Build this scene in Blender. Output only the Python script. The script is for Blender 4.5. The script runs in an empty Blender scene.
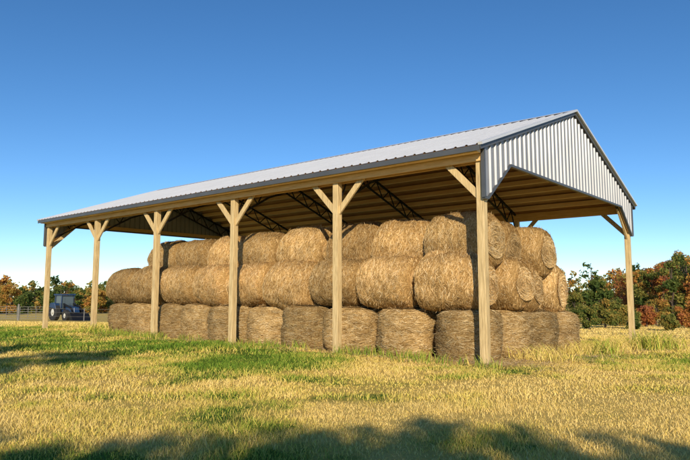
import bpy, math, random
import numpy as np
from mathutils import Vector, Matrix
rng=np.random.default_rng(7); random.seed(7)
S=3.5612;W=9.538;HE=4.02;HR=5.83;YAW=.874
P0=np.array([2.5573,11.185])
D1=np.array([-math.sin(YAW),math.cos(YAW)]);D2=np.array([math.cos(YAW),math.sin(YAW)])
def uv2w(u,v): return P0+D1*u+D2*v
SUN_EL=math.radians(23); SH=np.array([.0,-1.]);SH=SH/np.linalg.norm(SH)
# ---------------- noise
_perm=rng.random((256,256))
def vnoise(x,y,s):
    x=np.asarray(x)*s+1000.3;y=np.asarray(y)*s+1000.7
    xi=np.floor(x).astype(int);yi=np.floor(y).astype(int);fx=x-xi;fy=y-yi
    fx=fx*fx*(3-2*fx);fy=fy*fy*(3-2*fy)
    g=lambda a,b:_perm[a%256,b%256]
    return (g(xi,yi)*(1-fx)+g(xi+1,yi)*fx)*(1-fy)+(g(xi,yi+1)*(1-fx)+g(xi+1,yi+1)*fx)*fy
def fbm(x,y,s): return (vnoise(x,y,s)+.5*vnoise(x,y,s*2.1)+.25*vnoise(x,y,s*4.3))/1.75
def uvof(x,y):
    dx=x-P0[0];dy=y-P0[1]
    return dx*D1[0]+dy*D1[1], dx*D2[0]+dy*D2[1]
def hgt(x,y):
    x=np.asarray(x,float);y=np.asarray(y,float)
    u,v=uvof(x,y);d=np.sqrt(x*x+y*y)
    z=-.029*np.clip(v,0,20)-.021*np.clip(d-25,0,200)
    z=z+(fbm(x,y,.35)-.5)*.10*np.clip(d/8,0,1)*np.where((v>-.5)&(v<W+1)&(u>-1)&(u<19),.2,1)
    return z
def lush(x,y):
    """0 dry .. 1 green"""
    u,v=uvof(x,y)
    n=fbm(x,y,.34)*.5+vnoise(x,y,1.7)*.5
    g=.13+(n-.5)*1.6
    band=np.exp(-((v+2.7)/2.6)**2)*np.clip((u+2.0)/5,0,1)*np.clip((28-u)/8,0,1)
    g=g+.74*band
    d=np.sqrt(x*x+y*y)
    g=g+.32*np.clip((6.4-d)/1.5,0,1)
    g=g+.36*np.exp(-((y-12.8)/1.7)**2)*np.clip((x-3)/2,0,1)
    far=np.clip((d-26)/6,0,1)
    g=g*(1-far)+far*(.05+.5*np.clip(vnoise(x,y,.05)-.5,0,1))
    return np.clip(g,0,1)
# ---------------- helpers
def new_mat(name,rough=.8,metal=0):
    m=bpy.data.materials.new(name);m.use_nodes=True
    nt=m.node_tree;b=nt.nodes['Principled BSDF'];b.inputs['Roughness'].default_value=rough;b.inputs['Metallic'].default_value=metal
    return m,nt,b
def ramp(nt,stops):
    r=nt.nodes.new('ShaderNodeValToRGB');e=r.color_ramp.elements
    while len(e)<len(stops): e.new(.5)
    for i,(p,c) in enumerate(stops): e[i].position=p;e[i].color=(*c,1)
    return r
def noise(nt,scale,detail=4,stretch=None,coord='Object',rough=.6):
    t=nt.nodes.new('ShaderNodeTexCoord');n=nt.nodes.new('ShaderNodeTexNoise')
    n.inputs['Scale'].default_value=scale;n.inputs['Detail'].default_value=detail;n.inputs['Roughness'].default_value=rough
    if stretch:
        mp=nt.nodes.new('ShaderNodeMapping');mp.inputs['Scale'].default_value=stretch
        nt.links.new(t.outputs[coord],mp.inputs[0]);nt.links.new(mp.outputs[0],n.inputs['Vector'])
    else: nt.links.new(t.outputs[coord],n.inputs['Vector'])
    return n
def bump(nt,b,src,strength=.3,dist=.02):
    k=nt.nodes.new('ShaderNodeBump');k.inputs['Strength'].default_value=strength;k.inputs['Distance'].default_value=dist
    nt.links.new(src,k.inputs['Height']);nt.links.new(k.outputs[0],b.inputs['Normal'])
def noise_mat(name,stops,scale=5,stretch=None,rough=.8,metal=0,bmp=.2,dist=.01):
    m,nt,b=new_mat(name,rough,metal);n=noise(nt,scale,5,stretch);r=ramp(nt,stops)
    nt.links.new(n.outputs[0],r.inputs[0]);nt.links.new(r.outputs[0],b.inputs['Base Color'])
    if bmp: bump(nt,b,n.outputs[0],bmp,dist)
    return m
def attr_mat(name,stops,rough=.8,trans=0,extra=None):
    m,nt,b=new_mat(name,rough)
    a=nt.nodes.new('ShaderNodeAttribute');a.attribute_name='rnd'
    r=ramp(nt,stops);nt.links.new(a.outputs['Fac'],r.inputs[0]);nt.links.new(r.outputs[0],b.inputs['Base Color'])
    b.inputs['Specular IOR Level'].default_value=.15
    if trans:
        t=nt.nodes.new('ShaderNodeBsdfTranslucent');nt.links.new(r.outputs[0],t.inputs[0])
        mx=nt.nodes.new('ShaderNodeMixShader');mx.inputs[0].default_value=trans
        o=nt.nodes['Material Output']
        nt.links.new(b.outputs[0],mx.inputs[1]);nt.links.new(t.outputs[0],mx.inputs[2]);nt.links.new(mx.outputs[0],o.inputs[0])
    return m
def np_mesh(name,V,F,rnd=None,mat=None,smooth=False):
    me=bpy.data.meshes.new(name);V=np.asarray(V,np.float32);F=np.asarray(F,np.int32);m,k=F.shape
    me.vertices.add(len(V));me.vertices.foreach_set('co',V.ravel())
    me.loops.add(m*k);me.loops.foreach_set('vertex_index',F.ravel())
    me.polygons.add(m);me.polygons.foreach_set('loop_start',np.arange(0,m*k,k,dtype=np.int32))
    me.polygons.foreach_set('loop_total',np.full(m,k,np.int32))
    if smooth: me.polygons.foreach_set('use_smooth',np.ones(m,bool))
    me.update(calc_edges=True)
    if rnd is not None:
        a=me.attributes.new('rnd','FLOAT','FACE');a.data.foreach_set('value',np.asarray(rnd,np.float32))
    if mat: me.materials.append(mat)
    return me
def add(name,me,parent=None,loc=None,rot=None,scale=None):
    o=bpy.data.objects.new(name,me);bpy.context.scene.collection.objects.link(o)
    if parent: o.parent=parent
    if loc is not None:o.location=loc
    if rot is not None:o.rotation_euler=rot
    if scale is not None:o.scale=scale
    return o
class MB:
    def __init__(s): s.v=[];s.f=[]
    def quadbox(s,pts):
        b=len(s.v);s.v+= [tuple(p) for p in pts]
        for f in [(0,3,2,1),(4,5,6,7),(0,1,5,4),(1,2,6,5),(2,3,7,6),(3,0,4,7)]: s.f.append(tuple(b+i for i in f))
    def box(s,c,d):
        x,y,z=c;a,b_,e=d[0]/2,d[1]/2,d[2]/2
        s.quadbox([(x-a,y-b_,z-e),(x+a,y-b_,z-e),(x+a,y+b_,z-e),(x-a,y+b_,z-e),(x-a,y-b_,z+e),(x+a,y-b_,z+e),(x+a,y+b_,z+e),(x-a,y+b_,z+e)])
    def beam(s,p,q,w,h,side=None):
        p=Vector(p);q=Vector(q);d=(q-p).normalized()
        sd=Vector(side) if side else d.cross(Vector((0,0,1)))
        sd=(sd-d*sd.dot(d)).normalized();up=sd.cross(d).normalized()
        sd=sd*w/2;up=up*h/2
        s.quadbox([p-sd-up,p+sd-up,q+sd-up,q-sd-up,p-sd+up,p+sd+up,q+sd+up,q-sd+up])
    def tube(s,p,q,r0,r1,n=8,cap=True):
        p=Vector(p);q=Vector(q);d=(q-p).normalized()
        a=d.cross(Vector((0,0,1)) if abs(d.z)<.9 else Vector((1,0,0))).normalized();c=d.cross(a)
        b=len(s.v)
        for P,r in((p,r0),(q,r1)):
            for i in range(n):
                t=2*math.pi*i/n;s.v.append(tuple(P+a*math.cos(t)*r+c*math.sin(t)*r))
        for i in range(n):
            j=(i+1)%n;s.f.append((b+i,b+j,b+n+j,b+n+i))
        if cap: s.f.append(tuple(b+i for i in range(n))[::-1]);s.f.append(tuple(b+n+i for i in range(n)))
    def face(s,pts):
        b=len(s.v);s.v+=[tuple(p) for p in pts];s.f.append(tuple(range(b,b+len(pts))))
    def obj(s,name,mat,parent=None,bevel=0,smooth=False,**k):
        me=bpy.data.meshes.new(name);me.from_pydata(s.v,[],s.f);me.materials.append(mat)
        if smooth:
            for p in me.polygons:p.use_smooth=True
        o=add(name,me,parent,**k)
        if bevel:
            m=o.modifiers.new('b','BEVEL');m.width=bevel;m.segments=1;m.limit_method='ANGLE'
        return o
def empty(name,loc=(0,0,0),rz=0):
    e=bpy.data.objects.new(name,None);bpy.context.scene.collection.objects.link(e);e.location=loc;e.rotation_euler=(0,0,rz);return e
# ---------------- world, sun, camera
w=bpy.data.worlds.new('World');bpy.context.scene.world=w;w.use_nodes=True;nt=w.node_tree
bg=nt.nodes['Background'];sk=nt.nodes.new('ShaderNodeTexSky');sk.sky_type='NISHITA';sk.sun_disc=False
sk.sun_elevation=SUN_EL;sk.sun_rotation=math.atan2(SH[0],SH[1]);sk.air_density=.9;sk.dust_density=.0;sk.ozone_density=2.8;sk.altitude=1800
hs=nt.nodes.new('ShaderNodeHueSaturation');hs.inputs['Saturation'].default_value=1.2;nt.links.new(sk.outputs[0],hs.inputs['Color'])
nt.links.new(hs.outputs[0],bg.inputs[0]);bg.inputs[1].default_value=.145
sd=bpy.data.lights.new('sun','SUN');sd.energy=5.0;sd.angle=math.radians(.5);sd.color=(1,.86,.64)
so=add('sun',sd);dv=Vector((SH[0]*math.cos(SUN_EL),SH[1]*math.cos(SUN_EL),math.sin(SUN_EL)))
so.rotation_euler=dv.to_track_quat('Z','Y').to_euler();so.location=(5,-20,30)
cd=bpy.data.cameras.new('camera');co=add('camera',cd);co.location=(0,0,1.3)
co.rotation_euler=(math.pi/2+.1042,0,0);cd.sensor_width=36;cd.lens=604.48/690*36;cd.clip_end=5000;cd.clip_start=.05
bpy.context.scene.camera=co
sc=bpy.context.scene;sc.view_settings.view_transform='Standard';sc.view_settings.look='None';sc.view_settings.exposure=0
# ---------------- ground
n=300;s_=np.linspace(-1,1,n);ax=900*np.sinh(6*s_)/np.sinh(6)
X,Y=np.meshgrid(ax,ax+12);Z=hgt(X,Y)
V=np.stack([X.ravel(),Y.ravel(),Z.ravel()],1)
i=np.arange(n*n).reshape(n,n);F=np.stack([i[:-1,:-1].ravel(),i[:-1,1:].ravel(),i[1:,1:].ravel(),i[1:,:-1].ravel()],1)
gm,nt,b=new_mat('ground_mat',.95);b.inputs['Specular IOR Level'].default_value=.1
a=nt.nodes.new('ShaderNodeAttribute');a.attribute_name='lush'
n1=noise(nt,3.5,8,rough=.7);n2=noise(nt,30,4)
ad=nt.nodes.new('ShaderNodeMath');ad.operation='MULTIPLY_ADD';nt.links.new(n1.outputs[0],ad.inputs[0]);ad.inputs[1].default_value=1.0;nt.links.new(a.outputs['Fac'],ad.inputs[2])
r=ramp(nt,[(.42,(.74,.52,.15)),(.80,(.58,.43,.10)),(1.05,(.22,.25,.04)),(1.35,(.10,.17,.02))])
sb=nt.nodes.new('ShaderNodeMath');sb.operation='MULTIPLY';sb.inputs[1].default_value=.72;nt.links.new(ad.outputs[0],sb.inputs[0])
for e_ in r.color_ramp.elements: e_.position=min(1,e_.position*.72)
nt.links.new(sb.outputs[0],r.inputs[0])
mx=nt.nodes.new('ShaderNodeMix');mx.data_type='RGBA';mx.blend_type='MULTIPLY';mx.inputs[0].default_value=.5
r2=ramp(nt,[(.3,(.5,.5,.5)),(.7,(1.1,1.1,1.1))]);nt.links.new(n2.outputs[0],r2.inputs[0])
nt.links.new(r.outputs[0],mx.inputs[6]);nt.links.new(r2.outputs[0],mx.inputs[7]);nt.links.new(mx.outputs[2],b.inputs['Base Color'])
bump(nt,b,n2.outputs[0],.8,.05)
me=np_mesh('ground',V,F,mat=gm,smooth=True);at=me.attributes.new('lush','FLOAT','POINT');at.data.foreach_set('value',lush(X,Y).ravel().astype(np.float32))
add('ground',me)
# ---------------- grass
def blades(x,y,hh,ww,lean,rnd):
    N=len(x);z=hgt(x,y);th=rng.random(N)*6.283;ph=rng.random(N)*6.283
    dx=np.cos(th)*ww/2;dy=np.sin(th)*ww/2;lx=np.cos(ph)*lean*hh;ly=np.sin(ph)*lean*hh
    z0=z-.01
    V=np.stack([np.stack([x-dx,y-dy,z0],1),np.stack([x+dx,y+dy,z0],1),
      np.stack([x+dx*.7+lx*.35,y+dy*.7+ly*.35,z+hh*.6],1),np.stack([x-dx*.7+lx*.35,y-dy*.7+ly*.35,z+hh*.6],1),np.stack([x+lx,y+ly,z+hh*.95],1)],1).reshape(-1,3)
    b=np.arange(N)*5
    F=np.concatenate([np.stack([b,b+1,b+2],1),np.stack([b,b+2,b+3],1),np.stack([b+3,b+2,b+4],1)])
    return V,F,np.tile(rnd,3)
gs=[(0,(.80,.60,.22)),(.25,(.76,.57,.15)),(.45,(.60,.50,.10)),(.62,(.32,.37,.05)),(1,(.12,.22,.02))]
grass_m=attr_mat('grass_mat',gs,.7,0)
def zone(y0,y1,dens,h0,w0):
    xm=y1*.78+1.5;N=int(dens*(y1-y0)*2*xm);x=rng.uniform(-xm,xm,N);y=rng.uniform(y0,y1,N)
    k=np.abs(x)<y*.78+1.5
    x=x[k];y=y[k];u,v=uvof(x,y)
    inside=(u>.2)&(u<14.5)&(v>.2)&(v<6);k=~inside&((vnoise(x,y,2.3)*.7+rng.random(len(x))*.6)>.38)
    x=x[k];y=y[k];L=lush(x,y)
    hh=h0*(.45+.9*rng.random(len(x)))*(.35+1.1*vnoise(x,y,1.3))*(.65+.6*L)
    rn=np.clip(L+rng.normal(0,.17,len(x)),0,1)
    return x,y,hh,w0*(.7+.6*rng.random(len(x))),.4+1.0*rng.random(len(x)),rn
parts=[zone(3.2,7.5,1900,.058,.0055),zone(7.5,13,900,.064,.0095),zone(13,24,340,.075,.016),zone(24,45,70,.11,.03)]
N=2600;u=rng.uniform(-.5,14.5,N);v=-.15+rng.normal(0,.22,N);k=vnoise(u,v,1.2)>.5;u=u[k];v=v[k];p=P0[:,None]+D1[:,None]*u+D2[:,None]*v
parts.append((p[0],p[1],.19*(.4+rng.random(len(u))),np.full(len(u),.014),.3+.5*rng.random(len(u)),np.clip(rng.normal(.75,.2,len(u)),0,1)))
N=3200;u=rng.normal(-.35,.3,N);v=rng.uniform(1.2,8.0,N);k=vnoise(u,v,1.1)>.45;u=u[k];v=v[k];p=P0[:,None]+D1[:,None]*u+D2[:,None]*v
parts.append((p[0],p[1],.30*(.3+rng.random(len(u))),np.full(len(u),.012),.5+.7*rng.random(len(u)),np.clip(rng.normal(.2,.2,len(u)),0,1)))
for (wu,wv,hh_,n_) in [(-.9,7.2,.6,220),(-.6,4.6,.45,140),(-1.2,8.3,.5,140),(13.9,-.2,.4,120)]:
    c=uv2w(wu,wv);x=c[0]+rng.normal(0,.22,n_);y=c[1]+rng.normal(0,.22,n_)
    parts.append((x,y,hh_*(.4+.7*rng.random(n_)),np.full(n_,.02),.3+.5*rng.random(n_),np.clip(rng.normal(.6,.15,n_),0,1)))
A=[np.concatenate([q[j] for q in parts]) for j in range(6)]
V,F,R=blades(*A);add('grass',np_mesh('grass',V,F,R,grass_m))
# loose straw spilled round the stack
N=9000;u=np.concatenate([rng.uniform(-.6,14.8,N//2),rng.normal(-.2,.6,N//2)]);v=np.concatenate([rng.normal(.1,.45,N//2),rng.uniform(-.3,9,N//2)])
p=P0[:,None]+D1[:,None]*u+D2[:,None]*v;z=hgt(p[0],p[1])+rng.uniform(.005,.05,N);a=rng.random(N)*6.283;ln=rng.uniform(.04,.13,N);wd=.004
dx=np.cos(a)*ln;dy=np.sin(a)*ln;nx=-np.sin(a)*wd;ny=np.cos(a)*wd
V=np.stack([np.stack([p[0]-dx-nx,p[1]-dy-ny,z],1),np.stack([p[0]-dx+nx,p[1]-dy+ny,z],1),np.stack([p[0]+dx+nx,p[1]+dy+ny,z+.02],1),np.stack([p[0]+dx-nx,p[1]+dy-ny,z+.02],1)],1).reshape(-1,3)
loose_m=attr_mat('loose_straw_mat',[(0,(.45,.28,.11)),(1,(.82,.64,.36))],.8)
add('loose_straw',np_mesh('loose_straw',V,np.arange(4*N).reshape(-1,4),rng.random(N),loose_m))
# ---------------- barn
barn=empty('hay_barn',(P0[0],P0[1],0),YAW-math.pi/2)
L=lambda u,v,z:(-u,v,z)
TAN=(HR-HE)/(W/2+.35)
def zr(v): return HE+TAN*((v if v<W/2 else W-v)+.35)
wood=noise_mat('post_wood',[(.3,(.38,.27,.13)),(.5,(.60,.44,.21)),(.7,(.76,.58,.31))],6,(6,6,.5),.8,bmp=.5)
wood2=noise_mat('header_wood',[(.3,(.60,.36,.12)),(.55,(.78,.50,.20)),(.75,(.84,.60,.29))],6,(.4,6,6),.75,bmp=.3)
purl=noise_mat('purlin_wood',[(.3,(.90,.56,.26)),(.6,(.95,.72,.42)),(.8,(.96,.82,.55))],5,(.4,6,6),.8,bmp=.2)
black,nt_,b_=new_mat('black_steel',.5,.3);b_.inputs['Base Color'].default_value=(.012,.012,.014,1)
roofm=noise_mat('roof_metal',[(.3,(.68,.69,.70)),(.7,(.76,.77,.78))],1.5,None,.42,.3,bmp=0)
under=noise_mat('roof_underside',[(.3,(.46,.26,.12)),(.7,(.54,.32,.16))],3,None,.6,.0,bmp=0)
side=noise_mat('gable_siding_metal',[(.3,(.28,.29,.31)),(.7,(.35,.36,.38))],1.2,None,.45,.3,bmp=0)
trim=noise_mat('dark_trim',[(.3,(.09,.095,.10)),(.7,(.12,.125,.13))],2,None,.45,.3,bmp=0)
posts=MB();braces=MB();head=MB()
for k in range(6):
    for v in (0,W):
        g=-.029*v-.15
        posts.box((-k*S,v,(g+zr(v)-.17)/2),(.15,.15,zr(v)-.17-g))
        hz=zr(0)-.27-.15
        for sgn in (-1,1):
            if (k==0 and sgn==-1) or (k==5 and sgn==1): continue
            braces.beam(L(k*S+sgn*.04,v,hz-.62),L(k*S+sgn*.74,v,hz+.10),.05,.13,side=(0,1,0))
posts.obj('posts',wood,barn,.006)
for v in (0,W):
    for o_ in (-.097,.097):
        head.box((-2.5*S,v+o_,zr(0)-.26),(5*S+.2,.04,.25))
head.obj('header_beams',wood2,barn,.004);braces.obj('knee_braces',wood,barn,.004)
gb=MB()
for u in (.0,5*S):
    for v,sg in((0,1),(W,-1)):
        gb.beam(L(u,v+sg*.04,zr(0)-1.15),L(u,v+sg*.95,zr(0)-.28),.05,.13,side=(1,0,0))
gb.obj('gable_knee_braces',wood,barn)
pu=MB();nP=10
for sd_ in (0,1):
    for i_ in range(nP):
        v=-.25+(W/2+.13)*i_/(nP-1)
        vv=v if sd_==0 else W-v
        z=zr(vv)-.03-.07
        pu.beam(L(-.09,vv,z),L(5*S+.09,vv,z),.14,.13,side=(0,1,0))
pu.obj('purlins',purl,barn)
tr=MB()
for k in range(6):
    u=k*S
    for sg in (0,1):
        f=lambda v:(v if sg==0 else W-v)
        P=lambda v,z:L(u,f(v),z)
        zt=lambda v:zr(v)-.20
        zb=lambda v:zt(v)-.42-.25*max(0,1-v/1.2)
        tr.beam(P(.08,zt(.08)),P(W/2,zt(W/2)),.06,.06,side=(1,0,0))
        tr.beam(P(.08,zb(.08)),P(1.2,zb(1.2)),.05,.05,side=(1,0,0));tr.beam(P(1.2,zb(1.2)),P(W/2,zb(W/2)),.05,.05,side=(1,0,0))
        vs=np.linspace(.08,W/2,14)
        for i_ in range(13):
            a_,b2=vs[i_],vs[i_+1]
            if i_%2==0: tr.beam(P(a_,zb(a_)),P(b2,zt(b2)),.03,.03,side=(1,0,0))
            else: tr.beam(P(a_,zt(a_)),P(b2,zb(b2)),.03,.03,side=(1,0,0))
    tr.beam(L(u,W/2,zr(W/2)-.2),L(u,W/2,zr(W/2)-.62),.05,.05,side=(1,0,0))
tr.obj('steel_trusses',black,barn)
U0,U1=-.17,5*S+.17
def profile(a,b,sp=.228,hh=.022):
    pts=[];x=a
    while x<b-1e-6:
        for dx,h_ in((0,0),(.02,hh),(.05,hh),(.07,0)):
            if x+dx<b: pts.append((x+dx,h_))
        x+=sp
    pts.append((b,0));return pts
rf=MB();un=MB();pr=profile(U0,U1)
for sg in (0,1):
    f=lambda v:(v if sg==0 else W-v)
    for (a_,h1),(b2,h2) in zip(pr[:-1],pr[1:]):
        rf.face([L(a_,f(-.38),zr(-.38)+h1),L(b2,f(-.38),zr(-.38)+h2),L(b2,f(W/2),zr(W/2)+h2),L(a_,f(W/2),zr(W/2)+h1)])
    un.face([L(U0,f(-.38),zr(-.38)-.012),L(U1,f(-.38),zr(-.38)-.012),L(U1,f(W/2),zr(W/2)-.012),L(U0,f(W/2),zr(W/2)-.012)])
rf.obj('roof_panels',roofm,barn);un.obj('roof_underside',under,barn)
rc=MB()
for sg in (0,1):
    f=lambda v:(v if sg==0 else W-v)
    rc.face([L(U0-.03,f(W/2-.2),zr(W/2-.2)+.03),L(U1+.03,f(W/2-.2),zr(W/2-.2)+.03),L(U1+.03,f(W/2),zr(W/2)+.04),L(U0-.03,f(W/2),zr(W/2)+.04)])
    for u in (U0-.02,U1+.02):
        rc.beam(L(u,f(-.39),zr(-.39)+.012),L(u,f(W/2+(.0)),zr(W/2)+.012),.09,.05,side=(1,0,0))
rc.obj('ridge_and_rake_caps',roofm,barn)
tm=MB()
for v in (-.375,W+.375):
    tm.box((-2.5*S,v,zr(-.38)-.065),(U1-U0,.02,.10))
for u in (U0-.0,U1+.0):
    for sg in (0,1):
        f=lambda v:(v if sg==0 else W-v)
        tm.beam(L(u,f(-.36),zr(-.36)-.06),L(u,f(W/2),zr(W/2)-.06),.03,.08,side=(1,0,0))
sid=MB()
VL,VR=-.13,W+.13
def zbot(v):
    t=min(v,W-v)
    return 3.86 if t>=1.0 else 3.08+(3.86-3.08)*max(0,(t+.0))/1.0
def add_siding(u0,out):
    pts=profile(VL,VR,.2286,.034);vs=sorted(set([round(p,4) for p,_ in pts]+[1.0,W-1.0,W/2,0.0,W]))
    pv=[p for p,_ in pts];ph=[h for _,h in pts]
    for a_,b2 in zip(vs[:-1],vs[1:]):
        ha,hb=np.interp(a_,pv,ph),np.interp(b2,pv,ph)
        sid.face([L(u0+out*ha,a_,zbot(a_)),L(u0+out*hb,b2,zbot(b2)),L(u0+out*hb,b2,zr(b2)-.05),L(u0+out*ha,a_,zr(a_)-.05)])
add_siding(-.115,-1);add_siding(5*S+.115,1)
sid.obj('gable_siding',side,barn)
for u in (-.115,5*S+.115):
    q=[(VL,3.06),(0,3.06),(1.0,3.84),(W-1,3.84),(W,3.06),(VR,3.06)]
    for (a_,z1),(b2,z2) in zip(q[:-1],q[1:]): tm.beam(L(u,a_,z1),L(u,b2,z2),.07,.05,side=(1,0,0))
    for v in (VL,VR): tm.beam(L(u,v,3.06),L(u,v,zr(v)-.06),.07,.05,side=(1,0,0))
tm.obj('dark_trim',trim,barn)
gf=MB()
for u in (.02,5*S-.02):
    sg=1 if u<1 else -1
    gf.beam(L(u-.09*sg,1.0,3.94),L(u-.09*sg,W-1,3.94),.04,.14,side=(1,0,0))
    gf.beam(L(u-.09*sg,.1,3.20),L(u-.09*sg,.98,3.90),.04,.12,side=(1,0,0));gf.beam(L(u-.09*sg,W-.1,3.20),L(u-.09*sg,W-.98,3.90),.04,.12,side=(1,0,0))
gf.obj('gable_girts',wood2,barn)
# ---------------- hay bales
def tint(nt,src,b,lo,hi):
    oi=nt.nodes.new('ShaderNodeObjectInfo');hs=nt.nodes.new('ShaderNodeHueSaturation')
    mr=nt.nodes.new('ShaderNodeMapRange');mr.inputs[3].default_value=lo;mr.inputs[4].default_value=hi
    nt.links.new(oi.outputs['Random'],mr.inputs[0]);nt.links.new(mr.outputs[0],hs.inputs['Value']);nt.links.new(src,hs.inputs['Color'])
    pn=noise(nt,2.2,4);pr_=ramp(nt,[(.35,(.62,.60,.58)),(.58,(1,1,1))]);nt.links.new(pn.outputs[0],pr_.inputs[0])
    m1=nt.nodes.new('ShaderNodeMix');m1.data_type='RGBA';m1.blend_type='MULTIPLY';m1.inputs[0].default_value=.8
    nt.links.new(hs.outputs[0],m1.inputs[6]);nt.links.new(pr_.outputs[0],m1.inputs[7])
    mu=nt.nodes.new('ShaderNodeMix');mu.data_type='RGBA';mu.blend_type='MULTIPLY';mu.inputs[0].default_value=1
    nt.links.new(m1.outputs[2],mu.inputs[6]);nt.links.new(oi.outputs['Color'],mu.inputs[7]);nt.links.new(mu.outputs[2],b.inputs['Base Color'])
m,nt,b=new_mat('hay_core',.95);b.inputs['Specular IOR Level'].default_value=.05
n1=noise(nt,10,6,(.6,3,3),rough=.7);r=ramp(nt,[(.3,(.26,.155,.055)),(.5,(.54,.35,.14)),(.7,(.75,.53,.24))])
nt.links.new(n1.outputs[0],r.inputs[0]);tint(nt,r.outputs[0],b,.66,1.15);bump(nt,b,n1.outputs[0],1,.06)
core=m
straw=attr_mat('hay_straw',[(0,(.28,.17,.06)),(.3,(.60,.40,.16)),(.65,(.85,.62,.29)),(1,(.96,.81,.52))],.7)
nt=straw.node_tree;b=nt.nodes['Principled BSDF'];src=b.inputs['Base Color'].links[0].from_socket
tint(nt,src,b,.66,1.14)
def bale_mesh(seed,R=.65,Lh=.73):
    g=np.random.default_rng(seed);nt_=72
    xs=np.linspace(-.72,.72,17)
    prof=[(-1,.0),(-1.0,.3),(-.99,.5),(-.965,.66),(-.92,.79),(-.85,.89),(-.78,.945)]+[(t,1.0-.045*(t/.72)**4) for t in xs]+[(.78,.945),(.85,.89),(.92,.79),(.965,.66),(.99,.5),(1.0,.3),(1,0)]
    prof=np.array(prof);wav=1+.02*np.sin(np.arange(len(prof))*1.9+g.random()*6)*(prof[:,1]>.9)
    ph=g.random(8)*6.28;am=g.normal(0,1,8)
    def surf(th,x,r):
        d=1+.026*(am[0]*np.cos(2*th+ph[0])+am[1]*np.cos(3*th+ph[1])+.6*am[2]*np.cos(5*th+ph[2]+x*2)+.5*am[3]*np.cos(4*th+x*3+ph[3]))
        d=d+.045*(vnoise(th*3+seed*7,x*3,1.)-.5)*2+.028*(vnoise(th*9,x*9+seed,1.)-.5)*2
        xx=x*Lh*(1+.05*am[4]*np.cos(th+ph[4])*.5)+ .07*(vnoise(r*5+seed,th*1.6,1.)-.5)*np.sign(x)*(np.abs(x)>.9)
        yy=R*r*d*np.cos(th);zz=R*r*d*np.sin(th)
        zz=np.where(zz<-.5*R,-.5*R+(zz+.5*R)*.82,zz)
        return np.stack([xx,yy,zz],-1)
    th=np.linspace(0,2*np.pi,nt_,endpoint=False)
    V=np.concatenate([surf(th,np.full(nt_,px),np.full(nt_,pr_*w_)) for (px,pr_),w_ in zip(prof,wav)])
    Fs=[]
    for i in range(len(prof)-1):
        a=i*nt_+np.arange(nt_);b2=i*nt_+(np.arange(nt_)+1)%nt_
        Fs.append(np.stack([a,b2,b2+nt_,a+nt_],1))
    F=np.concatenate(Fs)
    N=13500;side=g.random(N)<.66
    t=g.uniform(0,6.283,N);x=np.where(side,g.uniform(-.97,.97,N),np.sign(g.random(N)-.5)*1.0)
    r=np.where(side,np.interp(x,prof[1:-1,0],prof[1:-1,1]),np.sqrt(g.random(N))*.6)
    ln=g.uniform(.04,.17,N);dt=ln/(R*np.maximum(r,.25))*np.sign(g.random(N)-.5)
    skew=g.normal(0,.07,N)
    x2=np.where(side,np.clip(x+skew*.9,-1,1),x);r2=np.where(side,np.interp(x2,prof[1:-1,0],prof[1:-1,1]),np.clip(r+skew*.6,.02,.62))
    p0=surf(t,x,r);p1=surf(t+dt,x2,r2)
    nrm=np.where(side[:,None],np.stack([0*t,np.cos(t),np.sin(t)],1),np.stack([np.sign(x),0*t,0*t],1))
    lift0=g.uniform(.0,.006,N)[:,None];loose=g.random(N)<.08
    lift1=np.where(loose,g.uniform(.02,.09,N),g.uniform(.003,.015,N))[:,None]
    p0=p0+nrm*lift0;p1=p1+nrm*lift1
    d=p1-p0;sdv=np.cross(d,nrm);sdv/=np.linalg.norm(sdv,axis=1,keepdims=True)+1e-9;sdv*=g.uniform(.002,.0043,N)[:,None]
    pm=(p0+p1)/2+nrm*.010
    SV=np.stack([p0-sdv,p0+sdv,pm+sdv,pm-sdv,p1],1).reshape(-1,3);bb=np.arange(N)*5
    SF=np.stack([bb,bb+1,bb+2,bb+3],1)
    me=bpy.data.meshes.new('bale')
    off=len(V);allV=np.concatenate([V,SV]).astype(np.float32)
    T=np.stack([bb+3,bb+2,bb+4],1)+off;Q=np.concatenate([F,SF+off])
    nq,nt2=len(Q),len(T)
    me.vertices.add(len(allV));me.vertices.foreach_set('co',allV.ravel())
    me.loops.add(nq*4+nt2*3);me.loops.foreach_set('vertex_index',np.concatenate([Q.ravel(),T.ravel()]).astype(np.int32))
    me.polygons.add(nq+nt2)
    me.polygons.foreach_set('loop_start',np.concatenate([np.arange(nq)*4,nq*4+np.arange(nt2)*3]).astype(np.int32))
    me.polygons.foreach_set('loop_total',np.concatenate([np.full(nq,4),np.full(nt2,3)]).astype(np.int32))
    me.materials.append(core);me.materials.append(straw)
    mi=np.concatenate([np.zeros(len(F)),np.ones(len(SF)),np.ones(nt2)]).astype(np.int32);me.polygons.foreach_set('material_index',mi)
    sm=np.concatenate([np.ones(len(F)),np.zeros(len(SF)+nt2)]).astype(bool);me.polygons.foreach_set('use_smooth',sm)
    me.update(calc_edges=True)
    rr=g.random(N);a=me.attributes.new('rnd','FLOAT','FACE');a.data.foreach_set('value',np.concatenate([np.zeros(len(F)),rr,rr]).astype(np.float32))
    return me
BM=[bale_mesh(s) for s in range(7)]
rz0=YAW-math.pi/2
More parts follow.
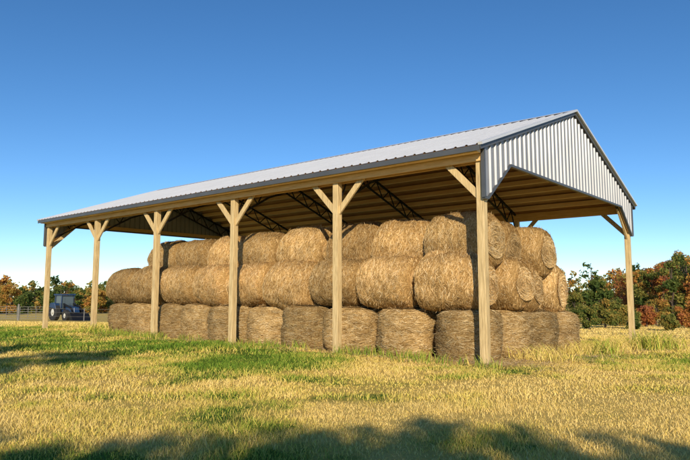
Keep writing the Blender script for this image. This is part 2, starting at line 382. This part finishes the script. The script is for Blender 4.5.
def bale(u,v,z,stand=False,sx=1,sr=1):
    p=uv2w(u,v)
    o=add('hay_bale',random.choice(BM),loc=(p[0],p[1],z))
    if stand:
        M=Matrix.Rotation(rz0+random.uniform(0,6.28),4,'Z')@Matrix.Rotation(math.pi/2,4,'Y')@Matrix.Rotation(random.uniform(-.03,.03),4,'Z')
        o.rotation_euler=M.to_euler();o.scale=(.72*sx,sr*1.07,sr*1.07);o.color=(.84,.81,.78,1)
    else:
        o.rotation_euler=(random.uniform(-.15,.15),random.uniform(-.07,.07),rz0+random.uniform(-.11,.11)+random.choice([0,math.pi]))
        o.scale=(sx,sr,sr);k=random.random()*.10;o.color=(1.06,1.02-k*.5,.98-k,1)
J=lambda a:random.uniform(-a,a)
gz=lambda v:-.029*v
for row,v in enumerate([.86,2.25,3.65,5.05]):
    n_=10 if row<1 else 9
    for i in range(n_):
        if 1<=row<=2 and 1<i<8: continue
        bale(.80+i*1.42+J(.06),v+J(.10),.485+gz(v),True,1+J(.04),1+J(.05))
for row,v in enumerate([.84,2.2,3.55,4.9]):
    for i in range(9):
        bale(1.05+i*1.53+J(.07)+(.0,-.15,.1,.0)[row],v+J(.11),1.52+J(.04)+gz(v),False,1.02+J(.05),.97+J(.06))
for row,v in enumerate([1.40,2.80,4.15]):
    for i in range(8):
        bale(1.15+i*1.50+J(.08)+(.0,.15,-.1)[row],v+J(.14),2.42+J(.06)+gz(v),False,1.01+J(.05),.97+J(.06))
# ---------------- trees
def leafcloud(centers,radii,nper,size,tone):
    c=np.repeat(centers,nper,0);rr=np.repeat(radii,nper);tn=np.repeat(tone,nper)
    N=len(c);d=rng.normal(0,1,(N,3));d/=np.linalg.norm(d,axis=1,keepdims=True);d*=(rng.random(N)**.45)[:,None]
    p=c+d*rr[:,None]*np.array([1,1,.8])
    a=rng.normal(0,1,(N,3));a/=np.linalg.norm(a,axis=1,keepdims=True);b=np.cross(a,rng.normal(0,1,(N,3)));b/=np.linalg.norm(b,axis=1,keepdims=True)
    s=(size*(.6+.8*rng.random(N)))[:,None]
    V=np.stack([p-a*s,p+b*s*.55,p+a*s,p-b*s*.55],1).reshape(-1,3)
    F=np.arange(N*4).reshape(-1,4)
    return V,F,np.clip(tn+rng.normal(0,.07,N)+d[:,2]*.05,0,1)
bark=noise_mat('bark',[(.3,(.05,.035,.025)),(.7,(.14,.10,.07))],8,(4,4,.6),.9,bmp=.6)
leafm=attr_mat('leaf_mat',[(0,(.06,.10,.025)),(.2,(.12,.16,.035)),(.38,(.30,.26,.06)),(.55,(.50,.28,.06)),(.75,(.46,.17,.05)),(1,(.28,.10,.06))],.7,.3)
def tree_geo(x,y,h,cr,tone,ncl,nper,leaf,tb=.35,mb=None,spread=.08,tk=1.):
    z=float(hgt(x,y));mb.tube((x,y,z-.2),(x+J(.1),y,z+h*.5),(h*.022+.03)*tk,(h*.014+.02)*tk,7);mb.tube((x,y,z+h*.5),(x+J(.2),y+J(.2),z+h*.88),(h*.014+.02)*tk,h*.004,6)
    cs=[];
    for i in range(ncl):
        t=tb+(1-tb)*random.random();a=random.uniform(0,6.28);rm=cr*math.sqrt(max(.05,1-((t-(tb+.45*(1-tb)))/(.62*(1-tb)))**2))
        q=rm*random.uniform(.25,.85);c=(x+math.cos(a)*q,y+math.sin(a)*q,z+h*t*.95);cs.append(c)
        if i%2==0: mb.tube((x,y,z+h*max(.15,t*.62)) if tb<.6 else (x,y,z+h*(t-.12)),c,(h*.009+.01)*tk,h*.002+.004,5,False)
    cs=np.array(cs);rad=cr*np.random.default_rng(int(abs(x*31+y*7))+1).uniform(.22,.42,len(cs))
    return leafcloud(cs,rad,nper,leaf,np.clip(tone+rng.normal(0,spread,len(cs)),0,1))
def tree(name,x,y,h,cr,tone,ncl=30,nper=140,leaf=.09,tb=.3,spread=.08,tk=1.):
    e=empty(name);mb=MB();V,F,R=tree_geo(x,y,h,cr,tone,ncl,nper,leaf,tb,mb,spread,tk)
    mb.obj('trunk_and_limbs',bark,e,smooth=True);add('foliage',np_mesh('foliage',V,F,R,leafm),e)
def px2x(px,d): return (px-345)/604.5*d*.9946
k_=1/math.tan(SUN_EL)
for sx_,sy_,zc,cr in [(-11.5,16.0,9,1.7),(-8.4,14.4,8.5,1.5),(-15,18,9,1.8),(-5.9,13.3,8.8,1.3),
   (-5.2,4.7,7,1.3),(-3.6,4.5,7.3,1.3),(-2.1,4.8,7.5,1.3),(-.6,4.6,7,1.3),(1.0,4.7,7.5,1.3),(2.5,4.4,7.2,1.3),(4.0,4.7,7,1.2),(5.6,4.7,7.5,1.3),(9.5,12.6,8,1.0)]:
    bx=sx_+SH[0]*k_*zc;by=sy_+SH[1]*k_*zc
    tree('shade_tree',bx,by,zc+.7,cr,.3,16,75,.12,.84,tk=.42)
def mass(name,items,nper,leaf,ncl,tb=.12):
    mb=MB();Vs=[];Fs=[];Rs=[];o=0
    for (x,y,h,cr,tone) in items:
        V,F,R=tree_geo(x,y,h,cr,tone,ncl,nper,leaf,tb,mb);Vs.append(V);Fs.append(F+o);Rs.append(R);o+=len(V)
    e=empty(name);mb.obj('trunks',bark,e);add('foliage',np_mesh('foliage',np.concatenate(Vs),np.concatenate(Fs),np.concatenate(Rs),leafm),e)
it=[]
for i in range(230):
    a=math.radians(-50+100*i/229+J(.3));d=random.uniform(165,215)
    t=random.choice([.05,.1,.2,.3,.45,.52,.6]);it.append((math.sin(a)*d,math.cos(a)*d,random.uniform(6.5,9.5)*(1 if a<.2 else 1.45),random.uniform(2.8,4.4),t))
mass('distant_treeline',it,26,.42,16,.05)
it=[]
for i in range(90):
    px=random.uniform(618,820);d=random.uniform(70,125);f=(px-618)/66
    h=(1.5+.021*(d-25)+.5)+(17+min(f,1.3)*25)*d/604*random.uniform(.72,1.06)
    it.append((px2x(px,d),d,h,random.uniform(1.9,3.1),random.choice([.2,.35,.45,.5,.6,.65,.75,.85,.9])))
mass('autumn_woods',it,90,.17,24,.06)
it=[]
for i in range(34):
    px=random.uniform(-60,112);d=random.uniform(125,160)
    it.append((px2x(px,d),d,1.3+.021*(d-25)+random.uniform(2,12)*d/604,random.uniform(1.7,2.8),random.choice([.05,.1,.25,.3,.4,.5])))
mass('autumn_hedgerow',it,70,.22,20,.06)
it=[]
for px,d,h,t in [(588,38,1.4,.22),(604,40,1.8,.3),(618,44,2.0,.35),(632,38,1.1,.2),(668,36,1.0,.3),(645,42,1.4,.8),(574,52,2.4,.3),(690,40,1.9,.7),(655,45,1.9,.45),(600,48,1.6,.5),(680,46,1.5,.35),(706,42,1.6,.6)]:
    it.append((px2x(px,d),d,h,h*.5,t))
mass('bushes',it,160,.07,26)
for px,d,h,t in [(598,66,4.2,.12),(8,120,6.0,.5),(96,125,5.6,.5)]:
    tree('autumn_tree' if t>.4 else 'green_tree',px2x(px,d),d,h,h*.38,t,34,110,.17,.15)
# ---------------- farm gate & fence
galv=noise_mat('galvanised_pipe',[(.3,(.18,.17,.15)),(.7,(.28,.27,.25))],4,None,.7,.3,bmp=0)
def gate(name,px0,px1,d,h=1.25,rails=5):
    e=empty(name);mb=MB();x0,x1=px2x(px0,d),px2x(px1,d);z=float(hgt((x0+x1)/2,d))
    for i in range(rails+1):
        zz=z+.18+(h-.18)*i/rails;mb.tube((x0,d,zz),(x1,d,zz),.02,.02,6)
    for i in range(4):
        x=x0+(x1-x0)*i/3;mb.tube((x,d+.01,z+.15),(x,d+.01,z+h),.022,.022,6)
    mb.obj('rails',galv,e);pm=MB()
    for x in (x0-.15,x1+.15): pm.tube((x,d,z-.3),(x,d,z+1.5),.08,.07,8)
    pm.obj('gate_posts',galv,e)
gate('farm_gate',-14,18,56);gate('farm_gate',21,45,56)
e=empty('wire_fence');mb=MB();wm=MB()
prev=None
for i in range(13):
    x=px2x(48,56)+i*3.2
    y=56+i*.5;z=float(hgt(x,y));mb.tube((x,y,z-.3),(x,y,z+1.2),.04,.035,6)
    if prev:
        for hh in (.4,.75,1.1): wm.tube((prev[0],prev[1],prev[2]+hh),(x,y,z+hh),.008,.008,4)
    prev=(x,y,z)
mb.obj('fence_posts',galv,e);wm.obj('wires',galv,e)
# ---------------- tractor
tx,ty=px2x(68,62),62.;tz=float(hgt(tx,ty))
T=empty('tractor',(tx,ty,tz),math.radians(-38))
blue=noise_mat('blue_paint',[(.3,(.012,.035,.09)),(.7,(.02,.05,.13))],3,None,.35,bmp=0)
rub=noise_mat('rubber',[(.3,(.015,.015,.015)),(.7,(.03,.03,.03))],8,None,.8,bmp=.3)
glass,_,gb_=new_mat('cab_glass',.1);gb_.inputs['Base Color'].default_value=(.08,.11,.13,1)
rimm,_,rb_=new_mat('rim_paint',.5);rb_.inputs['Base Color'].default_value=(.6,.6,.55,1)
def wheel(x,y,r,wd,nm):
    mb=MB();nn=28;pf=[(.45,-1),(.55,-1),(.86,-1),(1,-.8),(1,.8),(.86,1),(.55,1),(.45,1)]
    for q,h_ in pf:
        for i in range(nn):
            a=2*math.pi*i/nn;rr=r*q*(1.04 if (q==1 and i%2==0) else 1);mb.v.append((x+math.cos(a)*rr,y+h_*wd/2,r+math.sin(a)*rr))
    for j in range(len(pf)):
        for i in range(nn):
            k2=(j+1)%len(pf);mb.f.append((j*nn+i,j*nn+(i+1)%nn,k2*nn+(i+1)%nn,k2*nn+i))
    mb.obj(nm+'_tyre',rub,T)
    rm=MB();rm.tube((x,y-wd*.35,r),(x,y+wd*.35,r),r*.5,r*.5,20);rm.tube((x,y-wd*.55,r),(x,y+wd*.55,r),r*.16,r*.16,10);rm.obj(nm+'_rim',rimm,T)
for y in (-.85,.85):
    wheel(-.9,y,.85,.48,'rear_wheel');wheel(1.35,y*.95,.56,.36,'front_wheel')
bd=MB()
bd.quadbox([(.1,-.36,.85),(1.95,-.30,.85),(1.95,.30,.85),(.1,.36,.85),(.1,-.36,1.55),(1.85,-.27,1.35),(1.85,.27,1.35),(.1,.36,1.55)])
bd.box((-.5,0,1.0),(1.2,.9,.35))
for y in (-.85,.85): bd.quadbox([(-1.6,y-.25,1.35),(-.2,y-.25,1.2),(-.2,y+.25,1.2),(-1.6,y+.25,1.35),(-1.35,y-.25,1.8),(-.45,y-.25,1.75),(-.45,y+.25,1.75),(-1.35,y+.25,1.8)])
bd.obj('hood_and_fenders',blue,T,.03)
ch=MB();ch.box((.3,0,.72),(2.9,.4,.3));ch.box((1.35,0,.56),(.18,1.4,.18));ch.tube((.9,.2,1.4),(.9,.2,2.3),.04,.04,8)
ch.tube((-.9,-.8,.85),(-.9,.8,.85),.12,.12,8)
for y in (-.5,.5):
    ch.beam((.2,y,1.7),(1.6,y,1.35),.1,.14);ch.beam((1.6,y,1.35),(2.45,y,.5),.1,.14);ch.beam((.4,y,.8),(.3,y,1.75),.1,.14)
ch.obj('chassis_and_loader_arms',black,T)
bk=MB();bk.quadbox([(2.35,-.95,.1),(3.0,-.95,.08),(3.0,.95,.08),(2.35,.95,.1),(2.35,-.95,.75),(2.45,-.95,.78),(2.45,.95,.78),(2.35,.95,.75)]);bk.obj('loader_bucket',black,T)
cb=MB();pp=[(-1.25,-.68),(.05,-.68),(.05,.68),(-1.25,.68)]
for (x,y) in pp: cb.beam((x,y,1.2),(x*.95-.02,y*.93,2.55),.09,.09,side=(1,0,0))
cb.box((-.62,0,2.62),(1.6,1.5,.16));cb.obj('cab_frame_and_roof',blue,T,.02)
gl=MB();gl.quadbox([(-1.2,-.63,1.25),(.0,-.63,1.25),(.0,.63,1.25),(-1.2,.63,1.25),(-1.16,-.6,2.52),(-.02,-.6,2.52),(-.02,.6,2.52),(-1.16,.6,2.52)]);gl.obj('cab_glass',glass,T)
